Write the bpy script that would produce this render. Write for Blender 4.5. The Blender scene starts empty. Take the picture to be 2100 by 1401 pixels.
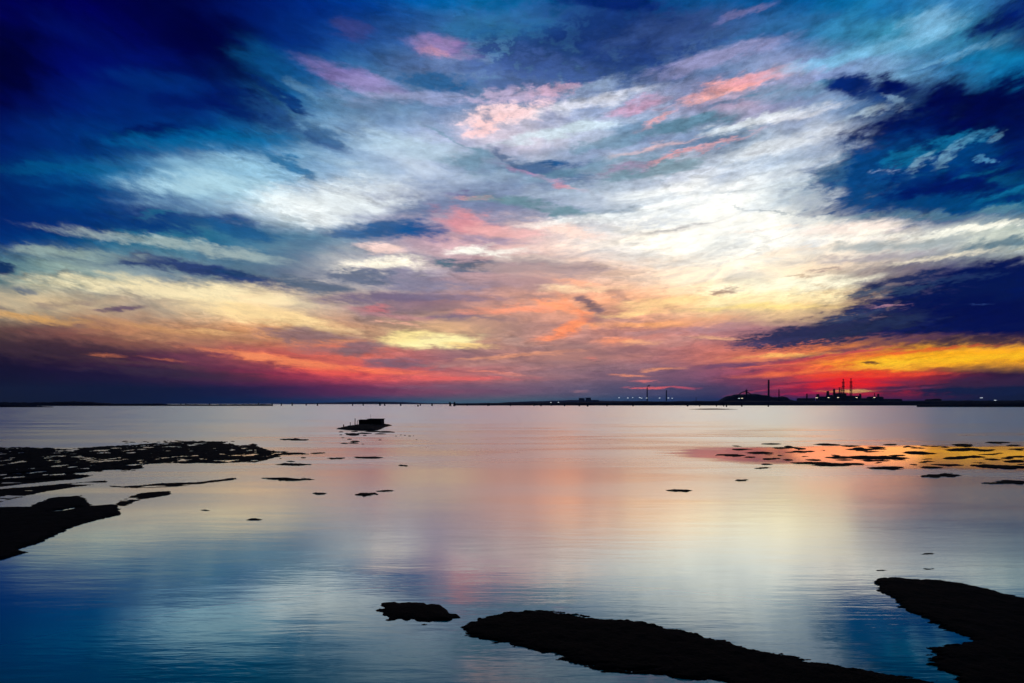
import bpy, bmesh, math, random
import numpy as np
random.seed(7); rng = np.random.default_rng(11)
S = bpy.context.scene; C = S.collection
F = 1167.0; HOR = 828.0; H = 5.0; CX = 1050.0     # focal length in pixels of the 2100 px photograph, horizon row, eye height (m)

# ---------------------------------------------------------------- camera
cam = bpy.data.cameras.new('camera'); co = bpy.data.objects.new('camera', cam); C.objects.link(co)
cam.sensor_width = 36; cam.lens = 36*F/2100; cam.shift_y = (HOR-700.5)/2100
cam.clip_start = .1; cam.clip_end = 60000
co.location = (0, 0, H); co.rotation_euler = (math.radians(90), 0, 0)
S.camera = co
S.view_settings.view_transform = 'Standard'; S.view_settings.look = 'None'
S.view_settings.exposure = .22; S.view_settings.gamma = 1; S.view_settings.use_curve_mapping = False
S.cycles.use_denoising = True
S.cycles.max_bounces = 6; S.cycles.volume_bounces = 0
SUN_AZ = math.atan2(1748-CX, F); SUN_EL = math.radians(1.6)

def lin(h, gain=1.0):
    h = h.lstrip('#'); v = [int(h[i:i+2], 16)/255 for i in (0, 2, 4)]
    v = [c/12.92 if c <= .04045 else ((c+.055)/1.055)**2.4 for c in v]
    m = min(v)
    if v[2] > 2.2*v[0] and v[2] > 1.5*v[1] and v[2] < .45: v = [v[0]*.85, v[1]*1.12, v[2]*.88]      # the deep blues lean to navy
    if m > .80: gain *= .93        # blown-out cloud is brighter than paper white
    return (v[0]*gain, v[1]*gain, v[2]*gain, 1)

# ---------------------------------------------------------------- sky (world nodes)
W = bpy.data.worlds.new('World'); S.world = W; W.use_nodes = True
nt = W.node_tree; nt.nodes.clear()
class G:
    """tiny node-graph helper"""
    def __init__(s, nt): s.nt = nt
    def n(s, t, **k):
        x = s.nt.nodes.new(t)
        for a, b in k.items(): setattr(x, a, b)
        return x
    def put(s, sock, v):
        if hasattr(v, 'is_output') or isinstance(v, bpy.types.NodeSocket): s.nt.links.new(v, sock)
        elif v is not None: sock.default_value = v
    def m(s, op, a, b=None, c=None, clamp=False):
        x = s.n('ShaderNodeMath', operation=op, use_clamp=clamp)
        for i, v in enumerate((a, b, c)): s.put(x.inputs[i], v)
        return x.outputs[0]
    def v(s, op, a, b=None, c=None):
        x = s.n('ShaderNodeVectorMath', operation=op)
        for i, q in enumerate((a, b, c)):
            if q is not None: s.put(x.inputs[i], q)
        return x.outputs[1] if op in ('LENGTH', 'DISTANCE', 'DOT_PRODUCT') else x.outputs[0]
    def xyz(s, x=0., y=0., z=0.):
        q = s.n('ShaderNodeCombineXYZ')
        for i, v in enumerate((x, y, z)): s.put(q.inputs[i], v)
        return q.outputs[0]
    def sep(s, v):
        q = s.n('ShaderNodeSeparateXYZ'); s.put(q.inputs[0], v); return q.outputs
    def noise(s, vec, scale=1., detail=4., rough=.5, dist=0., dim='3D'):
        q = s.n('ShaderNodeTexNoise', noise_dimensions=dim); s.put(q.inputs['Vector'], vec)
        q.inputs['Scale'].default_value = scale; q.inputs['Detail'].default_value = detail
        q.inputs['Roughness'].default_value = rough; q.inputs['Distortion'].default_value = dist
        return q
    def mr(s, v, a, b, c=0., d=1., smooth=False):
        q = s.n('ShaderNodeMapRange'); q.clamp = True
        if smooth: q.interpolation_type = 'SMOOTHSTEP'
        for i, x in enumerate((v, a, b, c, d)): s.put(q.inputs[i], x)
        return q.outputs[0]
    def mix(s, f, a, b, mode='MIX'):
        q = s.n('ShaderNodeMix', data_type='RGBA', blend_type=mode, clamp_factor=True)
        s.put(q.inputs[0], f); s.put(q.inputs[6], a); s.put(q.inputs[7], b)
        return q.outputs[2]
g = G(nt)
tc = g.n('ShaderNodeTexCoord'); D = tc.outputs['Generated']
dx, dy, dz = g.sep(D)
dyc = g.m('MAXIMUM', dy, .08)
U = g.m('DIVIDE', dx, dyc); V = g.m('MAXIMUM', g.m('DIVIDE', dz, dyc), -.01)
# cloud streaks: level lines of the cirrus sheets sag in the middle and rise to both sides
U2 = g.m('MULTIPLY', U, U)
L = g.m('DIVIDE', V, g.m('MULTIPLY_ADD', U2, .55, 1.))
Ld = g.m('ADD', L, .10)
SY = g.m('MULTIPLY', g.m('LOGARITHM', Ld, math.e), 4.2)
SX = g.m('DIVIDE', U, g.m('ADD', L, .28))
stk = g.xyz(g.m('MULTIPLY', SX, 2.5), g.m('MULTIPLY', SY, 1.35), 0.)
wa = g.noise(stk, 1.1, 3, .5).outputs['Color']              # broad warp
wb = g.noise(stk, 4.5, 5, .62).outputs['Color']             # fine warp
PP = g.xyz(g.m('MULTIPLY_ADD', U, F/100, CX/100), g.m('MULTIPLY_ADD', V, -F/100, HOR/100), 0.)   # hundreds of px
# warp amplitude shrinks towards the horizon (perspective)
amp = g.mr(V, .0, .35, .16, 1.)
wav = g.v('MULTIPLY', g.v('SUBTRACT', wa, (.5, .5, .5)), (.9, .42, 0))
wc = g.noise(stk, 15., 4, .6).outputs['Color']
wbv = g.v('ADD', g.v('MULTIPLY', g.v('SUBTRACT', wb, (.5, .5, .5)), (.75, .38, 0)), g.v('MULTIPLY', g.v('SUBTRACT', wc, (.5, .5, .5)), (.30, .16, 0)))
wsum = g.v('ADD', wav, wbv)
sc = g.n('ShaderNodeVectorMath', operation='SCALE'); g.put(sc.inputs[0], wsum); g.put(sc.inputs['Scale'], amp)
P = g.v('ADD', PP, g.v('ADD', sc.outputs[0], (0, 0, 1)))     # (x, y, 1)
px, py, _ = g.sep(P)
# detail noises
n_st = g.noise(stk, 2.6, 10, .68, .3).outputs[0]                                   # streaky
bil = g.xyz(g.m('DIVIDE', U, g.m('ADD', V, .16)), g.m('DIVIDE', 1.1, g.m('ADD', V, .16)), 3.)
n_bi = g.noise(bil, 9.0, 9, .64, .3).outputs[0]                                    # billows (cloud plane)
n_ac = g.noise(bil, 27., 6, .62, .25).outputs[0]
n_ac0 = g.m('MULTIPLY', g.m('SUBTRACT', g.m('MULTIPLY_ADD', n_ac, .65, g.m('MULTIPLY', n_bi, .35)), .5), 1.5)
n_st0 = g.m('SUBTRACT', n_st, .5); n_bi0 = g.m('SUBTRACT', n_bi, .5)

COLS = [0, 150, 300, 450, 600, 750, 900, 1050, 1200, 1350, 1500, 1650, 1800, 1950, 2100]
GRID = [
(0,  '00004c 000050 00003c 000c58 001a70 00308a 00509a 0a5a9e 00226e 0e4088 0c4a90 044c94 0060a0 3a86b4 001a6c'),
(70, '000038 00065a 000044 000848 00247a 143c8a 3c5c9c 3c6aa8 123a80 1c2e78 405a98 1c4e94 3c80b0 3a7cac 001058'),
(140,'000030 00086a 000c60 000650 083c84 285894 6c6ca4 5070a8 40568e 2a3e80 6c7cac 8c8cb4 78a4c6 0c5c9c 0a66a4'),
(210,'000040 001268 002674 00146a 1c5c98 7484b0 3c5c98 6c78ac 8896b8 98acc6 b090a8 7c98b8 2a4c88 000848 00105c'),
(280,'001060 002c78 00246e 00347e 18609c 98b4cc 8ca0c4 d8c4cc 9cb0c8 7888ac 6c7ca4 c8d0dc 1c4480 000a50 000c5a'),
(350,'00145c 004086 1864a0 88b4cc 6494b8 b4c8d4 a8b4cc 7080a8 90a0bc a0a8bc ccd4dc b8c8d4 00347c 0a6098 00205c'),
(420,'00105c 00347c 003a80 80a8c0 dce4e4 b4b8cc 5c6494 7880a0 9cacc0 f4f8f4 fcfcf8 b8c8cc 083c7c 083c7c 0c5c90'),
(490,'00206c 003c7c 2c6c90 1c5488 5c789c 6c78a0 c8a0a8 c8a0a0 f8e8d8 fcfcf0 fffdf4 fffcf0 f4e8d8 b4bcb8 c0c8b8'),
(560,'3c6480 90a498 7c8c98 5c6c88 384c7c e4dcd0 90889c b89490 d0a898 ecd0b4 fff4dc f0d8b4 887c80 081c5c 00105c'),
(620,'c8b490 b4a080 98887c f0d8a8 e8cca4 70647c 907078 c09080 e8a07c e0a884 ffe4a4 ffd898 3c3458 000c54 001054'),
(680,'503c38 704848 c08860 a8785c e8a468 907068 d8b080 b8887c b08078 c88070 b88080 3c3058 101850 00084c 000848'),
(730,'180c28 2c1430 502840 703c4c c05850 e07058 806070 a87870 a47870 a06c70 c87060 e87040 f09420 ffb414 ffac10'),
(770,'0c0424 180830 241038 4c2444 882c48 d85058 d06c68 a87878 8c6c78 78586c 804c68 d83838 ff3810 401c38 200c30'),
(800,'000420 00062c 000830 0c1040 301c48 782c58 905068 7c5c74 686078 504c70 443c68 981040 d01c20 001040 000838'),
(825,'000418 000828 000c34 001848 0c2454 24386c 44587c 50607c 3c5078 283870 182860 141c58 0c1450 000c3c 000828'),
]
col = None; prev = None
uf = g.m('DIVIDE', px, 21.)
for (yy, row) in GRID:
    r = g.n('ShaderNodeValToRGB'); cr = r.color_ramp; cr.interpolation = 'B_SPLINE'
    hx = row.split()
    while len(cr.elements) < len(hx): cr.elements.new(.5)
    for i, h in enumerate(hx):
        cr.elements[i].position = COLS[i]/2100
    for i, h in enumerate(hx): cr.elements[i].color = lin(h)
    g.put(r.inputs[0], uf)
    if col is None: col = r.outputs[0]
    else: col = g.mix(g.mr(py, prev/100, yy/100, 0., 1., True), col, r.outputs[0])
    prev = yy

# cloud strokes: x, y, rx, ry (px), tilt (deg, + rises to the right), colour, strength, edge (0 soft .. 1 crisp), noise kind
STROKES = [
# upper left
(420,70,210,70,-42,'000036',.85,.3,'s'),(10,130,110,90,0,'000028',.8,.2,'s'),(450,200,170,34,-28,'000c58',.8,.4,'s'),
(575,197,85,11,-32,'04246c',.9,.6,'s'),(300,268,90,16,6,'000c54',.8,.5,'s'),(240,283,30,8,0,'001058',.8,.5,'s'),
(370,212,90,18,-5,'00105c',.7,.5,'s'),(180,70,160,30,-25,'000e66',.5,.2,'s'),(330,165,120,24,-10,'002878',.6,.3,'s'),
(430,292,220,24,0,'005a9c',.75,.3,'s'),(580,150,110,40,-35,'0a4c8e',.6,.2,'s'),
(600,255,110,26,-25,'1c3c7c',0.8,.5,'b'),(650,262,60,18,-20,'3c5c94',.7,.6,'b'),
(440,365,170,50,7,'8cb8d0',.85,.3,'s'),(430,380,120,28,3,'a8ccda',.8,.3,'s'),(600,340,95,14,-30,'0c5896',.85,.5,'s'),
(690,410,170,45,0,'e0e8e8',.8,.3,'s'),(640,440,60,24,-20,'e4eaea',.7,.3,'s'),
(100,300,200,18,-5,'001c68',.6,.3,'s'),(160,345,220,12,0,'00508e',.5,.3,'s'),(120,390,160,14,-3,'001e68',.6,.4,'s'),
(140,450,320,34,0,'00206c',.75,.4,'s'),(400,458,150,20,-3,'003078',.7,.5,'s'),(320,438,50,6,0,'2c80a4',.3,.4,'s'),
(480,478,120,16,-10,'184c88',0.8,.5,'s'),(350,498,240,14,-8,'a4b4b0',.75,.4,'s'),
(268,531,55,13,-3,'04246a',.95,.6,'s'),(430,556,180,17,-11,'2c3870',1.0,.6,'s'),(480,562,60,9,-6,'123468',.8,.5,'s'),(640,585,120,14,-9,'50587c',0.9,.5,'s'),
(0,550,38,12,-15,'06245a',.95,.6,'s'),(55,568,28,5,5,'3c506c',.8,.6,'s'),(130,560,40,6,6,'34506e',.85,.6,'s'),(95,540,26,3,-4,'4c6470',.7,.6,'s'),(52,590,34,11,0,'50587c',.8,.5,'s'),
(190,575,170,18,0,'dcd0a8',.75,.3,'s'),(400,600,230,18,-5,'f4e2b4',.85,.3,'s'),(560,650,170,20,-10,'f8d89c',.8,.3,'s'),(130,520,160,12,-3,'9cb0a4',.6,.3,'s'),
(245,633,56,6,3,'503c5c',.9,.6,'s'),(125,622,70,9,5,'80706c',.8,.5,'s'),(0,630,30,8,-8,'504858',.7,.5,'s'),
(70,652,150,9,-8,'dca45c',.8,.4,'s'),(300,668,130,9,-8,'c89460',.6,.4,'s'),(420,678,60,6,-5,'f4c080',.8,.4,'s'),(165,668,25,5,-5,'5c4c5c',.7,.5,'s'),
(100,720,220,28,-4,'382630',0.8,.3,'s'),(230,700,180,10,-6,'7c4c44',.6,.4,'s'),(222,728,34,4,-4,'e08050',0.5,.5,'s'),(330,735,50,4,-5,'c06848',.7,.5,'s'),
(600,742,170,11,-8,'fc8858',.85,.4,'s'),(520,730,120,6,-8,'f09060',.7,.4,'s'),(700,765,110,12,-4,'f05c50',.85,.3,'s'),(620,690,100,20,-4,'80646a',.85,.5,'s'),
(450,690,120,10,-8,'a87858',.5,.4,'s'),(560,770,140,9,-4,'b03c50',.6,.3,'s'),
# centre low
(890,700,95,15,2,'fff2ae',.95,.4,'s'),(960,708,60,5,-3,'ffd88c',.9,.5,'s'),(830,692,60,12,5,'ffe89c',.8,.4,'s'),
(830,748,90,12,-3,'7c6070',.9,.5,'s'),(740,715,60,18,0,'74606c',.8,.5,'s'),(960,745,110,9,4,'bc8c80',.6,.4,'s'),
(900,776,160,6,0,'f46860',.85,.5,'s'),(760,760,130,6,-3,'ff7c54',.85,.5,'s'),(1030,765,60,3,-5,'f89078',.85,.6,'s'),(990,762,34,2.5,0,'f89078',.8,.6,'s'),
(790,466,115,20,2,'1c4c8c',.92,.5,'s'),(880,470,60,18,-8,'0a4890',.9,.5,'s'),(870,432,70,18,10,'5c6498',.8,.5,'s'),(705,478,50,9,-4,'3c5890',.8,.5,'s'),
(965,455,75,24,-15,'d48c94',.9,.4,'s'),(1030,470,70,16,-8,'e8b0ac',.7,.4,'s'),(1010,488,60,10,-8,'9c8ca4',.8,.5,'s'),
(1000,513,85,12,0,'fffcf0',.95,.4,'s'),(790,545,100,16,4,'fff6e0',.95,.4,'s'),(770,512,60,12,-5,'f8d4c8',.8,.4,'s'),(1150,465,110,14,-8,'fcd8c8',.8,.3,'s'),
(975,547,58,17,4,'385078',1.0,.6,'s'),(925,540,50,7,-8,'506484',0.95,.6,'s'),(1100,530,90,10,0,'d8c4b8',.7,.4,'s'),
(850,575,180,22,-2,'7c7890',0.9,.5,'s'),(760,612,140,12,0,'6c607c',.85,.5,'s'),(930,610,110,10,-4,'786c84',.7,.5,'s'),(940,648,62,9,5,'6c607a',.9,.6,'s'),(1000,650,60,5,-6,'84707a',.8,.5,'s'),
(730,566,90,14,-5,'5c6880',0.9,.6,'b'),(770,632,40,5,0,'e87070',0.5,.5,'s'),(800,645,90,8,-8,'b07880',.7,.5,'s'),(820,664,50,3,-6,'ecac94',.8,.6,'s'),
(1110,552,180,12,-2,'ac9494',.85,.5,'s'),(1150,540,120,10,-4,'8c8088',.6,.6,'s'),(1040,575,150,14,-2,'b49090',.7,.5,'s'),
(1200,590,90,9,0,'ffdcac',.85,.5,'s'),(1190,578,60,7,-6,'ffb48c',.8,.5,'s'),(1100,610,60,8,0,'907c80',.7,.5,'s'),
(1070,636,120,8,2,'fc9c78',.9,.5,'s'),(1150,630,60,10,-15,'ffa074',.9,.5,'s'),(1190,640,55,9,-40,'ff9868',.9,.5,'s'),(1160,672,62,12,28,'fc9060',.85,.5,'s'),(1120,690,60,6,12,'f08c68',.7,.5,'s'),
(1212,626,34,12,-35,'74606a',.9,.6,'s'),(1215,655,30,8,-15,'886870',.85,.6,'s'),(1270,602,24,14,-30,'b48c80',.7,.5,'s'),
(1320,664,110,9,0,'ffb070',.85,.5,'s'),(1300,640,80,7,5,'ffd490',.8,.4,'s'),(1290,655,70,5,0,'b08880',.7,.5,'s'),
(1260,697,40,9,0,'ff9c70',.8,.5,'b'),(1310,702,40,7,0,'ffb884',.85,.5,'b'),(1330,680,90,8,4,'a88080',.7,.5,'s'),(1160,710,70,7,3,'a07c78',.7,.5,'s'),
(1060,728,120,5,4,'f0a078',.8,.5,'s'),(1210,735,14,5,0,'ec8878',.7,.5,'s'),(1300,730,60,8,8,'bc8078',.6,.5,'s'),(1050,700,60,12,-4,'a88880',.7,.5,'s'),
(1290,769,34,3,-3,'f89870',.9,.6,'s'),(1360,757,50,4,5,'f8a070',.9,.6,'s'),(1330,795,62,3,3,'f06c70',.95,.6,'s'),(1325,782,30,2.5,0,'ec7c78',.9,.6,'s'),(1400,794,34,3,-3,'e06070',.8,.6,'s'),(380,765,200,14,-3,'38283a',.7,.5,'s'),(300,745,160,6,-5,'5c3c40',.5,.6,'s'),(1010,792,240,8,1,'84687a',.55,.5,'s'),(690,722,110,9,-5,'806468',.7,.6,'s'),(1180,760,180,8,3,'94747c',.5,.5,'s'),(1120,745,120,6,2,'947478',.5,.6,'s'),(1190,803,16,3,0,'a87c88',.7,.5,'s'),
(1372,630,26,6,0,'b88870',.85,.6,'b'),(1380,620,110,12,4,'ffd894',.7,.3,'s'),
# upper centre
(1190,70,290,80,-2,'2c4488',.5,.6,'c'),(1150,110,220,46,-6,'20387c',.85,.9,'c'),(1290,65,170,55,4,'10286c',.8,.9,'c'),(1080,165,120,24,-4,'4c5896',.8,.9,'c'),(1230,150,120,26,4,'3c508c',.75,.9,'c'),(1330,350,150,18,10,'6c809c',.75,.8,'s'),(1240,300,80,14,10,'6880a4',.6,.8,'s'),(1260,5,120,18,-4,'001664',.8,.5,'b'),(1120,135,130,34,-8,'3c4c90',.75,.6,'c'),(1310,110,100,36,10,'1c3074',.7,.6,'c'),(1000,60,120,30,0,'2464a0',.5,.3,'s'),
(890,95,80,22,-12,'a07cac',0.6,.4,'s'),(885,108,40,9,-12,'e0989c',0.5,.4,'s'),(890,170,80,22,-8,'20508e',.85,.5,'c'),(960,135,60,14,0,'48589c',.6,.6,'b'),
(720,60,40,18,-20,'40387c',.6,.3,'s'),(700,150,90,22,-20,'806ca4',.7,.3,'s'),(760,175,70,20,-10,'8c84b4',.7,.3,'s'),
(640,190,60,14,-30,'5c78a8',.6,.5,'b'),(770,215,60,16,0,'6c74a4',.6,.6,'b'),(860,205,140,16,-5,'9ca0c4',.6,.4,'s'),
(1060,200,100,20,0,'b8a4c0',.7,.6,'c'),(1040,235,90,22,8,'f4d0d0',.85,.5,'c'),(1000,262,50,14,25,'f8c8c4',.7,.5,'c'),(1140,185,60,14,10,'c8a0b4',.6,.6,'c'),
(1125,235,36,9,-25,'7c84a8',.7,.6,'b'),(1200,210,150,14,14,'dcdce4',.7,.4,'s'),(1150,270,160,16,10,'c8dce4',.7,.4,'s'),(1240,170,80,14,10,'98acc8',.6,.4,'s'),
(900,260,60,12,-30,'8098b8',.6,.5,'s'),(850,300,160,24,-12,'b4ccd8',.6,.3,'s'),(930,290,90,5,-33,'6c84a8',.6,.6,'s'),
(970,330,60,22,-5,'7484ac',0.95,.5,'s'),(1030,322,50,8,-32,'4c5888',.8,.6,'s'),(1150,340,60,12,-3,'204c8c',1.0,.6,'s'),(1120,352,110,18,-10,'44588e',0.9,.5,'s'),
(1110,365,90,6,-18,'b48cb0',.8,.5,'s'),(1160,382,40,4,-10,'d89098',.8,.5,'s'),(960,400,60,6,-3,'6c5c90',.8,.5,'s'),(980,408,60,5,-3,'e09c98',.8,.5,'s'),
(1230,345,160,12,12,'6c84a8',.6,.5,'s'),(1290,350,70,8,14,'a880a8',.6,.5,'s'),(1290,265,60,20,8,'5c74a0',.7,.5,'s'),(1200,390,160,14,6,'a4b4c4',.6,.4,'s'),
(1090,420,130,14,-8,'6c809c',0.9,.5,'s'),(1260,430,60,14,4,'8c9cac',0.9,.5,'s'),(1200,445,130,12,6,'fafcf8',.7,.3,'s'),
# right of centre
(1300,215,70,14,18,'c490ac',.7,.4,'s'),(1360,238,48,8,33,'f4a49c',.85,.5,'s'),(1370,205,45,6,35,'54609c',.7,.5,'s'),
(1490,180,160,16,15,'e8a09c',.85,.45,'s'),(1560,160,90,12,15,'d894a0',.7,.4,'s'),(1450,200,90,8,15,'fcac98',.85,.5,'s'),(1500,207,110,10,18,'506898',.7,.5,'s'),
(1400,60,170,40,10,'3c4c8c',.6,.4,'s'),(1470,120,160,18,14,'9490b8',.7,.4,'s'),(1600,60,140,12,14,'2c5c9c',.6,.4,'s'),(1530,30,80,10,18,'7c78ac',.6,.4,'s'),
(1410,255,100,16,14,'5c7499',0.95,.5,'s'),(1450,285,90,14,14,'606c98',0.95,.5,'s'),(1480,292,80,6,16,'e4a8ac',.85,.5,'s'),(1400,318,60,6,18,'e49898',.8,.5,'s'),(1340,310,80,8,16,'e8bcb8',.7,.4,'s'),
(1550,250,130,12,14,'dce4e8',.7,.4,'s'),(1640,235,110,9,12,'e4e4e8',.7,.4,'s'),(1600,190,120,16,8,'5c80ac',.5,.5,'s'),
(1550,309,18,6,12,'444c78',.85,.6,'s'),(1520,330,110,7,8,'98a8bc',.7,.5,'s'),(1600,290,150,20,14,'eef0f0',0.5,.3,'s'),
(1500,370,220,16,8,'fffdf2',0.2,.3,'s'),(1560,385,150,6,6,'a4b0b8',.6,.5,'s'),
(1750,110,180,16,14,'6caacc',.8,.4,'s'),(1900,55,75,34,20,'78aed0',.75,.35,'s'),(1790,85,110,9,16,'58a0c8',.6,.4,'s'),(1950,120,110,9,18,'70a4c4',.7,.4,'s'),(1850,20,80,20,20,'0458a0',.5,.3,'s'),
(2040,55,95,22,14,'000a58',.9,.4,'s'),(2090,15,60,20,20,'001664',.7,.4,'s'),(2030,120,110,16,5,'0c68a8',.7,.3,'s'),
(1700,170,50,7,0,'5c84b0',.7,.5,'b'),(1693,168,18,7,0,'345c94',.8,.6,'b'),
# big dark cloud right
(1895,330,250,105,14,'003478',.96,.7,'b'),(1750,172,60,20,4,'04206a',1.0,0.6,'b'),(1826,172,52,24,0,'000e58',1.0,0.5,'b'),(1805,196,40,16,-10,'042c74',.8,0.5,'b'),
(1935,190,62,38,20,'00064a',.96,0.5,'b'),(2025,200,62,32,28,'000848',.95,0.5,'b'),(2095,190,50,38,10,'00084a',.95,.7,'b'),(1990,235,170,50,6,'00043c',.97,0.4,'b'),
(1900,255,150,40,4,'00064a',.95,0.4,'b'),(1840,270,110,32,10,'000848',.9,0.5,'b'),(2080,270,60,50,0,'000848',.9,.4,'b'),(1900,142,36,9,5,'0c4484',.8,.6,'b'),(1870,140,26,9,20,'3c6c9c',.6,.6,'b'),
(1825,295,100,40,25,'00145a',.92,.5,'s'),(1755,360,85,42,35,'083a7e',.9,.5,'s'),(1730,420,95,22,8,'0a3c7c',.9,.6,'s'),(1765,176,52,20,0,'041c64',.95,.5,'s'),(1850,185,45,24,0,'000e58',.9,.5,'s'),(1790,230,60,9,14,'c8dce4',.5,.5,'s'),(1838,207,22,8,-25,'88acc8',0.6,0.4,'b'),
(1790,325,110,44,18,'04387c',0.85,.4,'b'),(1880,375,180,30,8,'002470',.8,.5,'b'),(1950,385,110,26,8,'000c58',.85,.4,'b'),(2080,330,70,34,20,'00125c',.8,.4,'b'),(2040,350,90,9,28,'001058',.8,.5,'s'),
(1745,395,105,40,20,'0a3c7e',.92,.6,'c'),(1700,350,50,30,50,'3c5c88',.5,.7,'c'),(1930,412,190,14,5,'003878',.8,.5,'s'),(1715,433,70,11,6,'083c7c',.92,.7,'c'),(2060,385,70,7,20,'0c649c',.7,.4,'s'),(2080,405,50,10,5,'002068',.8,.4,'s'),
(1860,320,60,18,20,'0c5c94',.75,.5,'c'),(1950,300,90,16,14,'0c5c94',.75,.6,'c'),(1888,332,32,11,34,'8cb8c8',0.38,0.3,'c'),(1935,330,24,12,38,'7cacbc',0.35,0.3,'c'),(1960,310,40,10,28,'70a8c4',0.35,0.3,'c'),(1995,290,30,9,28,'5c9cc0',0.3,0.3,'c'),(2040,283,20,7,40,'7cb0c8',0.3,0.3,'c'),(1812,350,24,5,0,'98a8c0',0.5,.6,'c'),(2025,325,18,4,0,'4c8cb4',.7,.6,'c'),
(1900,437,220,9,3,'4c7488',.75,.6,'s'),(2060,425,70,8,8,'5c8c9c',.7,.5,'s'),(1660,410,60,20,10,'c4ccd0',.6,.6,'b'),
# bright right middle
(1500,470,210,40,8,'fffdf2',0.6,.3,'s'),(1450,515,150,26,5,'fffef4',0.6,.3,'s'),(1330,480,130,10,8,'c8c0bc',.55,.6,'s'),(1380,470,90,4,9,'8c8c94',.6,.6,'s'),
(1400,425,130,7,8,'b8c0c8',.55,.5,'s'),(1330,455,70,9,5,'a8b0bc',.6,.5,'c'),(1600,470,110,4,7,'f0dccc',.6,.5,'s'),(1650,515,120,8,6,'f0d8bc',.7,.5,'s'),(1700,480,90,7,4,'e0d8cc',.6,.5,'s'),(1540,352,90,5,14,'a8b4c0',.6,.5,'s'),(1640,330,70,6,18,'b8c0cc',.6,.5,'c'),(1560,434,70,3,-5,'7c8c98',.7,.6,'s'),(1750,470,120,12,4,'f8e4d8',.7,.3,'s'),(2000,468,130,9,8,'f6f4e4',.95,.4,'s'),(1880,478,120,5,3,'ecece0',.8,.4,'s'),(1850,500,180,13,5,'98a4a8',.8,.5,'s'),(2060,498,110,14,10,'3c5c80',.8,.5,'s'),
(1780,528,150,8,5,'98909c',.75,.5,'s'),(1930,530,120,6,8,'f0e4c8',.85,.5,'s'),(1720,545,110,9,5,'f4dcc0',.7,.4,'s'),(1690,553,50,4,8,'947c7c',.7,.6,'b'),
(1620,590,180,20,4,'fffadc',.8,.3,'s'),(1600,612,180,15,3,'ffecb8',.85,.3,'s'),(1560,632,140,9,2,'ffe088',.8,.3,'s'),(1480,602,34,8,4,'947468',.9,.7,'c'),(1640,570,36,2.5,4,'b49478',.7,.6,'s'),(1672,585,22,3.5,6,'c09c78',.7,.6,'b'),
(1440,655,90,8,2,'e8a478',.7,.4,'s'),(1450,675,80,9,3,'a8848c',.7,.5,'s'),(1470,693,60,4,-3,'ffc08c',.7,.5,'s'),(1380,700,70,12,5,'c09088',.5,.5,'s'),
# dark bank right
(1960,612,240,50,8,'04124e',.97,.75,'b'),(2040,560,140,26,8,'021050',.95,.6,'b'),(1930,655,300,34,4,'0a1250',.95,.6,'b'),(1760,672,170,26,8,'20244e',0.97,.65,'b'),(1640,690,130,20,4,'2a2a50',0.98,.65,'c'),(1590,702,80,14,4,'342c58',0.97,.6,'c'),(1545,706,60,8,2,'4c4064',.85,.6,'s'),(1650,680,120,14,8,'2c2854',.9,.5,'s'),(1780,640,60,14,14,'20245a',.85,.6,'c'),
(1870,598,60,9,10,'34446c',.5,.8,'c'),(1970,575,80,8,8,'2c3c6c',.5,.8,'c'),(1880,655,90,10,6,'28305c',.5,.8,'c'),(1800,600,50,10,8,'40486c',.8,.7,'c'),(1790,580,40,5,8,'5c5870',.8,.7,'b'),(1860,575,90,10,12,'102058',.9,.6,'b'),(1920,575,60,4,8,'303464',.6,.5,'s'),(1750,650,70,8,10,'3c4068',.8,.7,'c'),
(2020,640,160,40,0,'00084a',.9,.3,'s'),(2020,700,200,14,3,'00083c',.85,.5,'s'),(1820,630,44,3,4,'b48494',.75,.6,'s'),(1600,665,60,5,0,'c8a08c',.5,.6,'b'),
(2015,621,20,2.5,0,'28387c',.7,.4,'s'),(1850,700,110,8,6,'503050',.8,.5,'s'),
# fiery gap
(1950,738,260,15,4,'ffb010',.97,.45,'s'),(1830,748,100,12,3,'ffb428',.95,.4,'s'),(2040,732,120,9,4,'ffc418',.9,.4,'s'),(1850,743,100,9,4,'ffc81c',.8,.4,'s'),(1620,727,110,5,3,'ffc468',.9,.5,'s'),(1560,738,120,6,3,'f8905c',.7,.5,'s'),
(1600,740,110,7,8,'583458',.9,.6,'s'),(1710,720,90,5,7,'583050',0.9,.6,'s'),(1740,722,100,3,8,'d05050',0.8,.6,'s'),(1500,748,90,9,3,'644468',.85,.55,'s'),(1680,732,100,5,8,'b83c48',0.9,.6,'s'),(1560,752,60,2.5,5,'f07050',.8,.5,'s'),
(1870,722,170,4,5,'e85428',.85,.5,'s'),(1740,730,110,5,7,'c43c3c',.85,.5,'s'),(1700,785,120,6,4,'ff2818',.8,.5,'s'),(1787,746,22,3,2,'6c4020',.95,.7,'s'),(1640,765,130,8,4,'f8743c',.8,.4,'s'),(1700,772,140,7,4,'ff4818',.8,.4,'s'),(1760,785,120,11,2,'ff1c10',0.97,.4,'s'),(1860,768,90,5,2,'fc5020',.85,.5,'s'),
(1745,802,48,4.5,0,'ffc070',.97,.5,'s'),(1700,803,26,3,0,'ffb050',.8,.5,'s'),(1660,806,80,4,3,'d8104c',.85,.5,'s'),(1790,808,60,3,2,'d8182c',.8,.5,'s'),(1600,795,90,3,9,'c84058',.85,.5,'s'),(1630,787,80,3.5,3,'5c2848',.8,.5,'s'),(1570,780,80,7,2,'583858',.8,.5,'s'),(1545,762,24,2,10,'4c3450',.8,.6,'s'),
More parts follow.
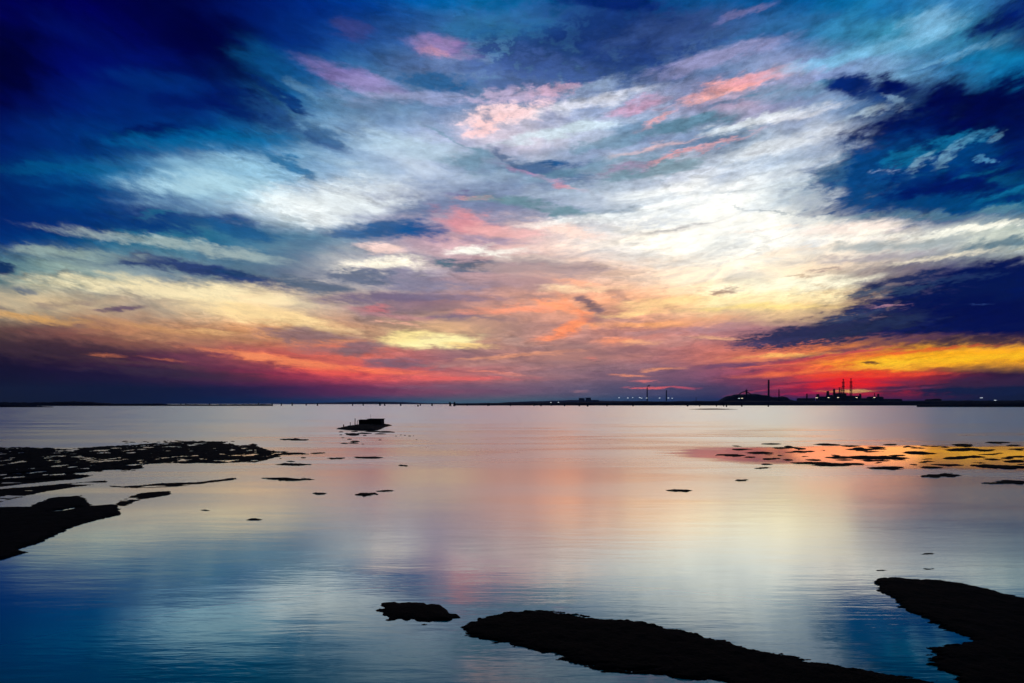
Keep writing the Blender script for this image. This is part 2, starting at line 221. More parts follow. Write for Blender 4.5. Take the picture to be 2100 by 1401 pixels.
(1990,788,200,14,4,'3a1c3c',.9,.5,'s'),(2010,803,180,12,1,'021040',.95,.5,'s'),(1850,782,70,7,0,'542848',.85,.5,'s'),(1870,797,60,2,4,'903860',.7,.5,'s'),(1830,794,60,3,3,'3c2044',.8,.5,'s'),
]
sg = bpy.data.node_groups.new('cloud_stroke', 'ShaderNodeTree')
for nm, ty in (('P', 'NodeSocketVector'), ('Noise', 'NodeSocketFloat'), ('Amp', 'NodeSocketFloat'), ('Base', 'NodeSocketColor'), ('A', 'NodeSocketVector'), ('B', 'NodeSocketVector'),
               ('Colour', 'NodeSocketColor'), ('Alpha', 'NodeSocketFloat'), ('Lo', 'NodeSocketFloat'), ('Hi', 'NodeSocketFloat')):
    sg.interface.new_socket(nm, in_out='INPUT', socket_type=ty)
sg.interface.new_socket('Col', in_out='OUTPUT', socket_type='NodeSocketColor')
h = G(sg); gi = h.n('NodeGroupInput').outputs; go = h.n('NodeGroupOutput')
Pc = h.v('MULTIPLY_ADD', gi['Base'], (1e-7, 1e-7, 0), gi['P'])      # keeps Cycles compiling the strokes one after another
va = h.v('DOT_PRODUCT', Pc, gi['A']); vb = h.v('DOT_PRODUCT', Pc, gi['B'])
fall = h.m('SUBTRACT', 1., h.m('SQRT', h.m('MULTIPLY_ADD', va, va, h.m('MULTIPLY', vb, vb))))
f0 = h.m('MULTIPLY_ADD', gi['Noise'], gi['Amp'], fall)
f1 = h.mr(f0, gi['Lo'], gi['Hi'], 0., gi['Alpha'], True)
gate = h.mr(fall, -.02, .62, 0., 1., True)          # noise only counts where the stroke is
h.put(go.inputs[0], h.mix(h.m('MULTIPLY', f1, gate), gi['Base'], gi['Colour']))
def reach(st):
    x, y, rx, ry, rot = st[:5]; c, s_ = math.cos(math.radians(rot)), math.sin(math.radians(rot)); k = 1.02*K_
    ex = math.hypot(rx*k*c, ry*k*s_)+85; ey = math.hypot(rx*k*s_, ry*k*c)+38
    return x-ex, x+ex, y-ey, y+ey
K_ = 1.65
XE = [-1e9, 300, 600, 900, 1200, 1500, 1800, 1e9]; YE = [-1e9, 130, 270, 400, 520, 640, 740, 1e9]
def tile_group(x0, x1, y0, y1):
    """the clouds that reach one sector of the sky, painted far to near over the base gradient"""
    tg = bpy.data.node_groups.new('sky_sector', 'ShaderNodeTree')
    for nm, ty in (('P', 'NodeSocketVector'), ('NS', 'NodeSocketFloat'), ('NB', 'NodeSocketFloat'), ('NC', 'NodeSocketFloat'), ('Base', 'NodeSocketColor')):
        tg.interface.new_socket(nm, in_out='INPUT', socket_type=ty)
    tg.interface.new_socket('Col', in_out='OUTPUT', socket_type='NodeSocketColor')
    t = G(tg); ti = t.n('NodeGroupInput').outputs; to = t.n('NodeGroupOutput'); c = ti['Base']
    for st in STROKES:
        a0, a1, b0, b1 = reach(st)
        if a1 < x0 or a0 > x1 or b1 < y0 or b0 > y1: continue
        x, y, rx, ry, rot, hx, al, ed, kind = st
        small = ry <= 9 and al < .94
        if small: rx *= 1.12; ed *= .7; al *= .92
        q = t.n('ShaderNodeGroup'); q.node_tree = sg; i = q.inputs
        t.put(i['P'], ti['P']); t.put(i['Noise'], ti['N'+{'s': 'S', 'b': 'B', 'c': 'C'}[kind]]); t.put(i['Base'], c)
        i['Amp'].default_value = 1.7+.9*ed if kind == 's' else 2.0+.8*ed
        cr_, sr_ = math.cos(math.radians(rot)), math.sin(math.radians(rot)); ax, ay = rx*K_/100, ry*K_/100
        A_ = (cr_/ax, -sr_/ax); B_ = (sr_/ay, cr_/ay)
        i['A'].default_value = (*A_, -(A_[0]*x+A_[1]*y)/100); i['B'].default_value = (*B_, -(B_[0]*x+B_[1]*y)/100)
        i['Colour'].default_value = lin(hx); i['Alpha'].default_value = al
        i['Lo'].default_value = .26-.26*(1-ed); i['Hi'].default_value = .62+.40*(1-ed)+(.22 if small else 0)
        c = q.outputs[0]
    t.put(to.inputs[0], c)
    return tg
# relief of the cloud sheets: wisps and crinkles, strong in places and nearly absent in others
n_f = g.noise(g.v('ADD', stk, g.v('MULTIPLY', wb, (.5, .5, 0))), 6.5, 9, .62, .6).outputs[0]
n_m = g.noise(g.v('ADD', stk, (7.3, 2.1, 0)), 1.7, 7, .60, .8).outputs[0]
patchy = g.mr(g.noise(g.v('ADD', stk, (3.3, 8.1, 0)), .8, 2, .5).outputs[0], .35, .65, .25, 1.25, True)
wisp = g.m('MULTIPLY', g.m('MULTIPLY_ADD', g.m('SUBTRACT', n_f, .5), 1.0, g.m('MULTIPLY', n_st0, .7)), patchy)
crk = g.m('MULTIPLY', g.m('MULTIPLY', n_ac0, g.mr(V, .22, .5, .12, 1.25)), g.mr(U, -.45, .0, .3, 1.))
fade = g.mr(V, .0, .06, .35, 1.)
relf = g.m('ADD', 1., g.m('MULTIPLY', g.m('ADD', wisp, crk), fade))
tone = g.mix(g.mr(n_m, .34, .66, 0., 1., True), (.74, .80, .92, 1), (1.34, 1.29, 1.23, 1))
tone = g.mix(g.m('MULTIPLY', g.mr(V, .0, .10, .3, 1.), .8), (1, 1, 1, 1), tone)
col = g.mix(1., col, tone, 'MULTIPLY')
sx_, sy_, _ = g.sep(PP)
def bgnode(colour, strength):
    b = g.n('ShaderNodeBackground'); g.put(b.inputs[0], colour); g.put(b.inputs[1], strength); return b.outputs[0]
def mixsh(f, a, b):
    m = g.n('ShaderNodeMixShader'); g.put(m.inputs[0], f); nt.links.new(a, m.inputs[1]); nt.links.new(b, m.inputs[2]); return m.outputs[0]
def sector(i, j):
    q = g.n('ShaderNodeGroup'); q.node_tree = tile_group(XE[i], XE[i+1], YE[j], YE[j+1])
    for nm, v_ in (('P', P), ('NS', n_st0), ('NB', n_bi0), ('NC', n_ac0), ('Base', col)): g.put(q.inputs[nm], v_)
    return bgnode(q.outputs[0], relf)
def split(lo, hi, E, val, f):
    if hi-lo == 1: return f(lo)
    m = (lo+hi)//2
    return mixsh(g.m('GREATER_THAN', val, E[m]/100), split(lo, m, E, val, f), split(m, hi, E, val, f))
clouds = split(0, len(XE)-1, XE, sx_, lambda i: split(0, len(YE)-1, YE, sy_, lambda j: sector(i, j)))
# physical sky for everything behind the clouds' sector
ns = g.n('ShaderNodeTexSky', sky_type='NISHITA'); ns.sun_disc = False
ns.sun_elevation = SUN_EL; ns.sun_rotation = SUN_AZ; ns.air_density = 1.2; ns.dust_density = 1.5; ns.ozone_density = 3
side = g.mr(dy, .10, .45, 0., 1., True)
ow = g.n('ShaderNodeOutputWorld'); nt.links.new(mixsh(side, bgnode(ns.outputs[0], .08), clouds), ow.inputs[0])
W.cycles.sampling_method = 'MANUAL'; W.cycles.sample_map_resolution = 256

# ---------------------------------------------------------------- sun (just above the horizon, behind cloud)
sl = bpy.data.lights.new('sun', 'SUN'); sl.energy = .02; sl.angle = math.radians(11); sl.color = (1, .35, .15)
so = bpy.data.objects.new('sun', sl); C.objects.link(so)
from mathutils import Vector
so.rotation_euler = Vector((math.sin(SUN_AZ)*math.cos(SUN_EL), math.cos(SUN_AZ)*math.cos(SUN_EL), math.sin(SUN_EL))).to_track_quat('Z', 'Y').to_euler()

# ---------------------------------------------------------------- helpers
def at(x, y, z=0.):
    """ground point seen at photo pixel (x, y) for height z"""
    d = (H-z)*F/max(y-HOR, .3); return ((x-CX)/F*d, d)
def px_at(x, d): return (x-CX)/F*d
def zz(y, d): return H-(y-HOR)/F*d                   # height of photo row y at distance d
def mat(name, base, rough=.8, bump=None, spec=.3, var=.25, metal=0):
    m = bpy.data.materials.new(name); m.use_nodes = True; t = m.node_tree; t.nodes.clear(); q = G(t)
    p = q.n('ShaderNodeBsdfPrincipled'); o = q.n('ShaderNodeOutputMaterial'); t.links.new(p.outputs[0], o.inputs[0])
    tc = q.n('ShaderNodeTexCoord'); nz = q.noise(tc.outputs['Object'], bump[0] if bump else 1., 5, .6)
    b = (base[0], base[1], base[2], 1); d = tuple(c*(1-var) for c in base)+(1,)
    l = tuple(min(1, c*(1+var)) for c in base)+(1,)
    q.put(p.inputs['Base Color'], q.mix(nz.outputs[0], d, l))
    p.inputs['Roughness'].default_value = rough; p.inputs['Specular IOR Level'].default_value = spec; p.inputs['Metallic'].default_value = metal
    if bump:
        bm_ = q.n('ShaderNodeBump'); bm_.inputs['Strength'].default_value = bump[1]; bm_.inputs['Distance'].default_value = bump[2]
        t.links.new(nz.outputs[0], bm_.inputs['Height']); t.links.new(bm_.outputs[0], p.inputs['Normal'])
    return m
def emis(name, c, s):
    m = bpy.data.materials.new(name); m.use_nodes = True; p = m.node_tree.nodes['Principled BSDF']
    p.inputs['Emission Color'].default_value = (*c, 1); p.inputs['Emission Strength'].default_value = s; return m
def link(name, bm, m, parent=None, loc=None, smooth=False):
    me = bpy.data.meshes.new(name); bm.to_mesh(me); bm.free(); me.materials.append(m)
    if smooth: me.polygons.foreach_set('use_smooth', [True]*len(me.polygons))
    o = bpy.data.objects.new(name, me); C.objects.link(o)
    if loc: o.location = loc
    if parent: o.parent = parent
    return o
def thing(name, label, cat, loc=(0, 0, 0), group=None):
    o = bpy.data.objects.new(name, None); C.objects.link(o); o.location = loc; o.empty_display_size = .2
    o['label'] = label; o['category'] = cat
    if group: o['group'] = group
    return o
def tag(o, label, cat, group=None):
    o['label'] = label; o['category'] = cat
    if group: o['group'] = group
    return o
def struct(o, label=None, kind='structure'):
    o['kind'] = kind
    if label: o['label'] = label
    return o
def box(bm, x0, x1, y0, y1, z0, z1):
    v = [bm.verts.new(p) for p in ((x0,y0,z0),(x1,y0,z0),(x1,y1,z0),(x0,y1,z0),(x0,y0,z1),(x1,y0,z1),(x1,y1,z1),(x0,y1,z1))]
    for f in ((0,3,2,1),(4,5,6,7),(0,1,5,4),(1,2,6,5),(2,3,7,6),(3,0,4,7)): bm.faces.new([v[i] for i in f])
def tube(bm, pts, rad, seg=8, cap=True):
    """tapered tube through pts with radii rad"""
    rings = []
    for i, p in enumerate(pts):
        p = Vector(p); a = Vector(pts[max(0, i-1)]); b = Vector(pts[min(len(pts)-1, i+1)])
        t = (b-a).normalized(); s = t.orthogonal().normalized(); r2 = t.cross(s)
        if i and (s.dot(ps) < 0 or True):
            s = (ps-t*ps.dot(t)).normalized(); r2 = t.cross(s)
        ps = s; r = rad[i] if hasattr(rad, '__len__') else rad
        rings.append([bm.verts.new(p+(s*math.cos(k*2*math.pi/seg)+r2*math.sin(k*2*math.pi/seg))*r) for k in range(seg)])
    for A, B in zip(rings, rings[1:]):
        for k in range(seg): bm.faces.new((A[k], A[(k+1) % seg], B[(k+1) % seg], B[k]))
    if cap: bm.faces.new(rings[0][::-1]); bm.faces.new(rings[-1])
# numpy value noise
def vnoise(x, y, seed=0):
    xi = np.floor(x).astype(np.int64); yi = np.floor(y).astype(np.int64); fx = x-xi; fy = y-yi
    fx = fx*fx*(3-2*fx); fy = fy*fy*(3-2*fy)
    def h(a, b):
        n = (a*374761393+b*668265263+seed*974711) & 0xffffffff
        n = ((n ^ (n >> 13))*1274126177) & 0xffffffff
        return ((n ^ (n >> 16)) & 0xffff)/65535.
    return (h(xi, yi)*(1-fx)+h(xi+1, yi)*fx)*(1-fy)+(h(xi, yi+1)*(1-fx)+h(xi+1, yi+1)*fx)*fy
def fbm(x, y, oct=4, seed=0, gain=.5):
    s = 0; a = 1; t = 0
    for i in range(oct): s = s+a*vnoise(x*2**i+i*17.3, y*2**i+i*9.1, seed+i); t += a; a *= gain
    return s/t
def sdpoly(X, Y, poly):
    """signed distance to a polygon, positive inside"""
    d = np.full(X.shape, 1e9); ins = np.zeros(X.shape, bool); n = len(poly)
    for i in range(n):
        ax, ay = poly[i]; bx, by = poly[(i+1) % n]
        ex, ey = bx-ax, by-ay; l2 = ex*ex+ey*ey+1e-12
        t = np.clip(((X-ax)*ex+(Y-ay)*ey)/l2, 0, 1)
        d = np.minimum(d, np.hypot(X-ax-t*ex, Y-ay-t*ey))
        c = ((ay > Y) != (by > Y)) & (X < ex*(Y-ay)/(by-ay+1e-12)+ax)
        ins ^= c
    return np.where(ins, d, -d)

# ---------------------------------------------------------------- materials
M_mud = mat('wet_dark_mud_and_weed', (.0040, .0032, .0024), .9, (14., 1., .05), .05, .8)
M_hut = mat('tarred_boards', (.012, .012, .016), .9, (6., .4, .01), .1)
M_pile = mat('weathered_pile', (.014, .012, .014), .9, (8., .5, .02), .1)
M_plant = mat('haze_navy_steel', (.004, .012, .045), .9, None, .1)  # navy of the distant silhouettes: haze tint painted into the base colour
M_ref = mat('dark_red_steel', (.05, .008, .012), .9, None, .1)  # dark red base colour for part of the refinery
M_far = mat('haze_blue_concrete', (.02, .035, .09), .9, None, .1)  # far chimneys and halls: fading to haze blue is put into the colour
M_land = mat('wooded_shore', (.001, .003, .018), .95, (.05, .5, 2.), .05)
M_hill = mat('haze_blue_hills', (.012, .03, .09), .95, (.01, .5, 3.), .05)  # blue of distance painted into the hills, on top of the haze volume
M_lamp = emis('lamp_glow', (1, .82, .55), 1.6)
M_lampw = emis('white_lamp_glow', (.8, .9, 1), 1.1)

# ---------------------------------------------------------------- water
wm = bpy.data.materials.new('tidal_water'); wm.use_nodes = True; t = wm.node_tree; t.nodes.clear(); q = G(t)
o = q.n('ShaderNodeOutputMaterial'); p = q.n('ShaderNodeBsdfAnisotropic', distribution='BECKMANN'); df = q.n('ShaderNodeBsdfDiffuse')
lw = q.n('ShaderNodeLayerWeight'); lw.inputs[0].default_value = .5
fr = q.m('DIVIDE', 1., q.m('ADD', 1., q.m('POWER', q.m('DIVIDE', q.m('SUBTRACT', 1., lw.outputs['Facing']), .30), 4.5)))
mxs = q.n('ShaderNodeMixShader'); q.put(mxs.inputs[0], fr); t.links.new(df.outputs[0], mxs.inputs[1]); t.links.new(p.outputs[0], mxs.inputs[2]); t.links.new(mxs.outputs[0], o.inputs[0])
geo = q.n('ShaderNodeNewGeometry'); pos = geo.outputs['Position']; X, Y, Z = q.sep(pos)
dist = q.m('SQRT', q.m('ADD', q.m('MULTIPLY', X, X), q.m('MULTIPLY', Y, Y)))
ld = q.m('LOGARITHM', dist, 10.)
# wind-ruffled offshore, nearly calm by the banks
r0 = q.mr(ld, 1.12, 1.6, .055, .235); r1 = q.mr(ld, 1.6, 2.3, 0., .14)
rough = q.m('ADD', r0, r1)
pat = q.noise(q.v('MULTIPLY', pos, (.03, .14, 1)), 1., 5, .6, .6)
rough = q.m('MULTIPLY', rough, q.mr(pat.outputs[0], .32, .68, .82, 1.18, True))
# sheltered pools among the banks
def pool(cx, cy, rx, ry, tilt=0):
    mp = q.n('ShaderNodeMapping', vector_type='TEXTURE'); q.put(mp.inputs[0], pos)
    mp.inputs['Location'].default_value = (cx, cy, 0); mp.inputs['Scale'].default_value = (rx, ry, 1e6); mp.inputs['Rotation'].default_value = (0, 0, tilt)
    gr = q.n('ShaderNodeTexGradient', gradient_type='SPHERICAL'); q.put(gr.inputs[0], mp.outputs[0])
    wob = q.noise(q.v('MULTIPLY', pos, (.12, .3, 1)), 1., 4, .6)
    return q.mr(q.m('MULTIPLY_ADD', q.m('SUBTRACT', wob.outputs[0], .5), .5, gr.outputs['Fac']), .06, .22, 0., 1., True)
pm = pool(54, 54, 44, 15.5, -.06)
rough = q.m('MULTIPLY', rough, q.mr(pm, 0., 1., 1., .38))
q.put(p.inputs['Roughness'], rough)

p.inputs['Color'].default_value = (.93, .98, .96, 1); df.inputs['Color'].default_value = (.0, .52, .42, 1)
rip = q.noise(q.v('MULTIPLY', pos, (1.1, 6.5, 1)), 1., 3, .55, .3)
rip2 = q.noise(q.v('MULTIPLY', pos, (.25, 1.1, 1)), 1., 2, .5, .2)
hgt = q.m('MULTIPLY_ADD', rip2.outputs[0], 3.0, rip.outputs[0])
bstr = q.m('MULTIPLY', q.mr(ld, 1.0, 2.1, 1., .15), q.mr(pm, 0., 1., 1., .1))
bp = q.n('ShaderNodeBump'); bp.inputs['Distance'].default_value = .0032
q.put(bp.inputs['Strength'], bstr); q.put(bp.inputs['Height'], hgt); t.links.new(bp.outputs[0], p.inputs['Normal'])
bm = bmesh.new()
vs = [bm.verts.new(c) for c in ((-14000,-60,0),(14000,-60,0),(14000,9000,0),(-14000,9000,0))]
bm.faces.new(vs)
struct(link('water', bm, wm), 'calm tidal lagoon reflecting the sunset sky')
bm = bmesh.new(); vs = [bm.verts.new(c) for c in ((-14000,-60,-3.),(14000,-60,-3.),(14000,9000,-3.),(-14000,9000,-3.))]; bm.faces.new(vs)
struct(link('sea_bed', bm, M_mud))

# ---------------------------------------------------------------- mud banks: height fields inside outlines on the ground
def bank(name, polys, x0, x1, y0, y1, top=.16, slope=.35, rag=.12, rx=1.2, ry=3.5, step=(2.5, 1.2), speck=0., holes=(), lab=None, seed=1, sx=.6, sy=2., spk=None):
    """polys: outlines (photo px) on the water level; the relief falls under the water all round"""
    nx = int((x1-x0)/step[0])+1; ny = int((y1-y0)/step[1])+1
    gx, gy = np.meshgrid(np.linspace(x0, x1, nx), np.linspace(y0, y1, ny))
    d = H*F/(gy-HOR); X = (gx-CX)/F*d; Y = d
    sd = np.full(X.shape, -1e9)
    for pl in polys: sd = np.maximum(sd, sdpoly(X, Y, [at(*c) for c in pl]))
    for pl in holes: sd = np.minimum(sd, -sdpoly(X, Y, [at(*c) for c in pl]))
    n1 = fbm(X*rx, Y*ry, 4, seed)-.5
    sdn = sd+n1*rag*2
    if rag < .3 and step[0] > 1.5: sdn = sdn+(fbm(X*6, Y*20, 4, seed+40, .7)-.5)*.34*np.clip(1.2-np.maximum(sdn, 0)*1.6, 0, 1)
    if speck:
        n2 = fbm(X*sx, Y*sy, 4, seed+20, .6)-.5
        sdn = np.minimum(sdn, speck*.26)+n2*speck*2
    h = top*(1-np.exp(-np.maximum(sdn, 0)*slope/top))
    h = np.where(sdn > 0, h*(.4+1.2*fbm(X*3.2, Y*3.2, 5, seed+5, .65)), sdn*slope)
    h = np.maximum(h, -.25)
    keep = h > -.2
    idx = -np.ones(X.shape, int)
    cell = keep[:-1,:-1] | keep[1:,:-1] | keep[:-1,1:] | keep[1:,1:]
    used = np.zeros(X.shape, bool)
    used[:-1,:-1] |= cell; used[1:,:-1] |= cell; used[:-1,1:] |= cell; used[1:,1:] |= cell
    idx[used] = np.arange(used.sum())
    V = np.stack([X[used], Y[used], h[used]], 1)
    j, i = np.nonzero(cell)
    Fc = np.stack([idx[j, i], idx[j+1, i], idx[j+1, i+1], idx[j, i+1]], 1)
    me = bpy.data.meshes.new(name); me.from_pydata(V.tolist(), [], Fc.tolist()); me.materials.append(M_mud)
    me.polygons.foreach_set('use_smooth', [True]*len(me.polygons)); me.update()
    o = bpy.data.objects.new(name, me); C.objects.link(o)
    return o
b = bank('mud_bank', [[(953,1287),(987,1268),(1047,1256),(1110,1253),(1190,1264),(1300,1276),(1367,1288),(1467,1312),(1567,1338),(1700,1364),(1833,1384),(1920,1402),(2050,1470),(1500,1470),(1487,1402),(1433,1397),(1333,1382),(1233,1374),(1167,1357),(1100,1332),(1033,1319),(950,1303)]],
    900, 2120, 1235, 1440, top=.05, slope=.5, rag=.16, rx=2.2, ry=9, seed=3)
struct(b, 'long black weed covered mud bank across the bottom of the view')
b = bank('mud_bank', [[(1797,1188),(1830,1184),(1940,1191),(2000,1203),(2100,1228),(2300,1280),(2300,1480),(2000,1480),(1967,1402),(1940,1379),(1900,1360),(1922,1345),(1915,1330),(1987,1318),(1993,1312),(1933,1287),(1887,1263),(1853,1250),(1835,1228),(1800,1213)]],
    1740, 2300, 1165, 1460, top=.05, slope=.5, rag=.16, rx=2.2, ry=9, seed=9)
struct(b, 'black weed covered mud bank reaching in from the right edge')
A = [(-160,918),(60,918),(140,921),(250,914),(380,906),(455,905),(490,914),(520,911),(545,922),(590,929),(560,940),(520,948),(440,950),(330,950),(200,958),(100,966),(-160,985)]
B = [(-160,985),(60,972),(150,958),(285,951),(297,960),(250,968),(190,967),(140,972),(190,978),(160,981),(60,985),(-160,992)]
Cc = [(-160,994),(60,982),(130,978),(184,977),(150,984),(90,989),(0,999),(-160,1003)]
Dd = [(-160,1012),(40,1000),(130,992),(215,985),(224,990),(150,1000),(90,1009),(0,1030),(-160,1036)]
D2 = [(222,996),(260,997),(330,991),(400,989),(480,980),(488,983),(400,995),(300,1002),(225,999)]
Ee = [(-260,1045),(60,1040),(100,1022),(165,1017),(180,1030),(192,1038),(240,1035),(248,1056),(200,1066),(150,1080),(100,1105),(50,1125),(54,1134),(16,1142),(-60,1172),(-260,1200)]
Ff = [(237,1037),(245,1025),(290,1011),(345,1007),(352,1014),(290,1025),(255,1038)]
b = bank('mud_bank', [A, B], -160, 640, 898, 992, top=.16, slope=.3, rag=.25, rx=.5, ry=1.0, step=(2, .7), speck=.75, sx=1.1, sy=.8, seed=5)
struct(b, 'broad speckled mud flat on the left with many small pools')
b = bank('mud_bank', [Cc, Dd, D2, Ff], -160, 520, 970, 1045, top=.12, slope=.35, rag=.12, rx=.7, ry=2, step=(2, .8), speck=.08, seed=6)
struct(b, 'thin dark mud ridges running in from the left edge')
b = bank('mud_bank', [Ee], -260, 300, 1005, 1210, top=.07, slope=.5, rag=.22, rx=1.2, ry=5, seed=7, holes=[[(97,1051),(125,1045.5),(150,1041.5),(166,1041.5),(130,1047)]])
struct(b, 'large black mud bank at the left edge of the water')
b = bank('islet', [[(687,880),(712,882.5),(740,884),(775,883),(787,877),(806,872.3),(790,870.5),(735,871.5),(700,877)]], 670, 825, 866, 892, top=.55, slope=.35, rag=.3, rx=.6, ry=.8, step=(.8, .4), seed=8)
struct(b, 'low dark islet carrying the hut')
b = bank('low_sandbank', [[(1408,839.6),(1440,838.8),(1480,838.8),(1515,839.8),(1480,840.3),(1440,840.3)]], 1395, 1530, 837.5, 842, top=.6, slope=.1, rag=2., rx=.05, ry=.05, step=(1, .15), seed=12)
struct(b, 'thin sandbank line far out before the factory shore')

# isolated patches of weed and mud: one thing each
def patch(x, y, hw, hh, label, seed, group='small mud patches standing out of the water', cat='mud patch', name='mud_patch', top=None):
    n = 22; rr = np.random.default_rng(seed)
    out = []
    for k in range(n):
        a = k*2*math.pi/n; w = 1+.35*(rr.random()-.5)
        out.append((x+hw*math.cos(a)*w, y+hh*math.sin(a)*(1+.5*(rr.random()-.5))+hh*.35*math.sin(2.1*math.cos(a)+seed)))
    d = H*F/(y-HOR); pxm = d/F
    o = bank(name, [out], x-hw*1.5, x+hw*1.5, y-hh*2.6, y+hh*2.6, top=top or (.05 if y > 1100 else max(.05, hh*pxm*.5)), slope=.4, rag=hw*pxm*.40, rx=3.0/(hw*pxm), ry=6/(hw*pxm), step=(hw/16, hh/4), seed=seed)
    # origin at the patch
    c = at(x, y); me = o.data
    co_ = np.empty(len(me.vertices)*3); me.vertices.foreach_get('co', co_); co_ = co_.reshape(-1, 3); co_ -= (c[0], c[1], 0); me.vertices.foreach_set('co', co_.ravel()); me.update()
    o.location = (c[0], c[1], 0)
    return tag(o, label, cat, group)
PATCHES = [
(606,902,27,2.0,'thin black mud patch left of the islet with the hut'),
(594,983,50,2.6,'long thin mud patch left of centre, right of the mud ridges'),
(655,1012,14,2.2,'small oval mud patch left of the paired mud patches'),
(750,1013.5,25,2.8,'larger of two neighbouring mud patches below the islet'),
(790,1007,16,1.4,'smaller of two neighbouring mud patches below the islet'),
(521,1066,14,2.0,'small black patch nearest the camera in the left open water'),
(420,1047,9,1.2,'faint small patch in front of the left mud bank'),
(827,955,11,1.4,'small brown patch in open water below the islet'),
(755,938.5,30,2.0,'dark patch at the right end of the thin mud chain'),
(690,940,18,1.5,'flat patch in the middle of the thin mud chain'),
(652,929.5,14,1.3,'small patch at the start of the thin mud chain'),
(597,931,34,2.0,'elongated patch at the tip of the speckled mud flat'),
(600,953,34,2.2,'pale flat patch just below the thin mud chain'),
(860,1257,82,19,'black mud patch left of the long bottom mud bank'),
(1393,1006,26,2.4,'dark curved mud patch right of centre in pale water'),
(1521,985,13,1.9,'small mud patch below the fiery pools, middle of three stepped patches'),
(1564,960,16,1.5,'small mud patch just left of the fiery pools'),
(1930,976,42,3.4,'large dark mud patch below the fiery pools'),
(2075,990,48,3,'long mud patch cut by the right edge below the pools'),
(1500,934,32,1.8,'thin patch at the left tip of the fiery pools'),
(2050,957,62,3.6,'broad black patch at the right edge of the fiery pools'),
(1905,1167,10,1.0,'tiny faint patch above the right mud bank'),
(1807,1170,12,1.0,'tiny faint patch left of the tip of the right mud bank'),
(1903,1136,12,1.0,'tiny faint patch farthest above the right mud bank'),
(1445,840,1,1,'') ]
for i, (x, y, hw, hh, lab) in enumerate(PATCHES):
    if not lab: continue
    patch(x, y, hw, hh, lab, 100+i)
# right-hand tidal flat: many low flecks in one sheet of mud
FL = [(1583,911,20,1.5),(1695,912,28,1.8),(1600,919,14,1.2),(1760,922,27,1.8),(1560,929,27,2.5),(1576,942,11,1.6),(1615,943.5,9,1.3),(1795,939,66,3.6),(1843,943.5,14,1.2),(1880,929,32,3),(1975,913,26,2),(1975,922,38,3),(2010,923.5,26,1.5),(2045,908,26,1.8),(2080,914,16,1.5),(1660,950,42,2.2),(1720,953,58,2.8),(1822,960,36,3.4),(1955,940,30,2.2),(1990,937,26,2),(1895,947.5,14,1.8),(1945,954,30,2),(2085,946,30,2.6),(1825,912,15,1.3),(1798,918,18,1.5),(1745,915,20,1.2),(1690,924,8,.9),(1660,926,10,.8),(1920,915,12,1),(2085,937,20,1.5),(1650,936,7,.8),(1520,922,18,1.2),(1540,938,14,1.2),(1510,915,10,1),(1720,939,34,1.5),(1905,959,26,1.6),(1870,917,10,1),(1935,917,12,1),(2030,932,24,1.2)]
rr = np.random.default_rng(3)
pl = []
for k in range(46):
    x_ = 1570+rr.random()*560; FL.append((x_, 909+rr.random()*48+(x_-1850)*.01, 5+rr.random()*16, .7+rr.random()*1.1))
for (x, y, hw, hh) in FL:
    sk = (rr.random()-.5)*hh
    pl.append([(x+hw*math.cos(a)*(1+.3*(rr.random()-.5)), y+hh*math.sin(a)*(1+.4*(rr.random()-.5))+sk*math.cos(a)) for a in np.linspace(0, 2*math.pi, 15)[:-1]])
b = bank('tidal_flat', pl, 1480, 2180, 904, 968, top=.10, slope=.22, rag=.55, rx=.9, ry=1.3, step=(1.6, .4), seed=21)
struct(b, 'low mud flecks around the fiery pools on the right')
# debris round the islet
pl = []
for (x, y, hw, hh) in [(724,891,15,3),(745,889,14,1.5),(765,885,18,1.5),(790,886,16,1.6),(804,886.5,7,1),(780,890,14,1),(700,886,6,1),(699,892,3,1),(703,898,3,.8),(717,901,6,1),(728,905.5,11,1.4),(706,909.5,9,1),(724,909,11,1.2),(728,885,8,1),(711,889,4,1),(779.5,902.5,3,.8),(812,894.5,2,.7),(822,892,2.5,.7),(830.5,893,2.2,.7),(840,894.5,3,.7),(848,894,1.5,.5),(744,911,4,.6),(757,889,6,1),(748,893.5,4,.8),(854,902,2,.5)]:
    pl.append([(x+hw*math.cos(a)*(1+.4*(rr.random()-.5)), y+hh*math.sin(a)*(1+.4*(rr.random()-.5))) for a in np.linspace(0, 2*math.pi, 11)[:-1]])
b = bank('seaweed_clumps', pl, 690, 860, 882, 914, top=.1, slope=.25, rag=.12, rx=.8, ry=1.2, step=(.8, .35), seed=22)
struct(b, 'scattered seaweed clumps in front of the islet', 'stuff')
pl = []
for k in range(26):
    x = 250+rr.random()*230; y = 905+rr.random()*5-(x-250)*.01; hw = 2+rr.random()*5
    pl.append([(x+hw*math.cos(a), y+.7*math.sin(a)) for a in np.linspace(0, 2*math.pi, 9)[:-1]])
for k in range(34):
    x = 400+rr.random()*230; y = 920+rr.random()*28; hw = 3+rr.random()*9
    pl.append([(x+hw*math.cos(a), y+1.*math.sin(a)) for a in np.linspace(0, 2*math.pi, 9)[:-1]])
b = bank('seaweed_clumps', pl, 180, 660, 896, 955, top=.1, slope=.25, rag=.2, rx=.8, ry=1.2, step=(1.5, .4), seed=23)
struct(b, 'scattered seaweed clumps along the speckled mud flat', 'stuff')

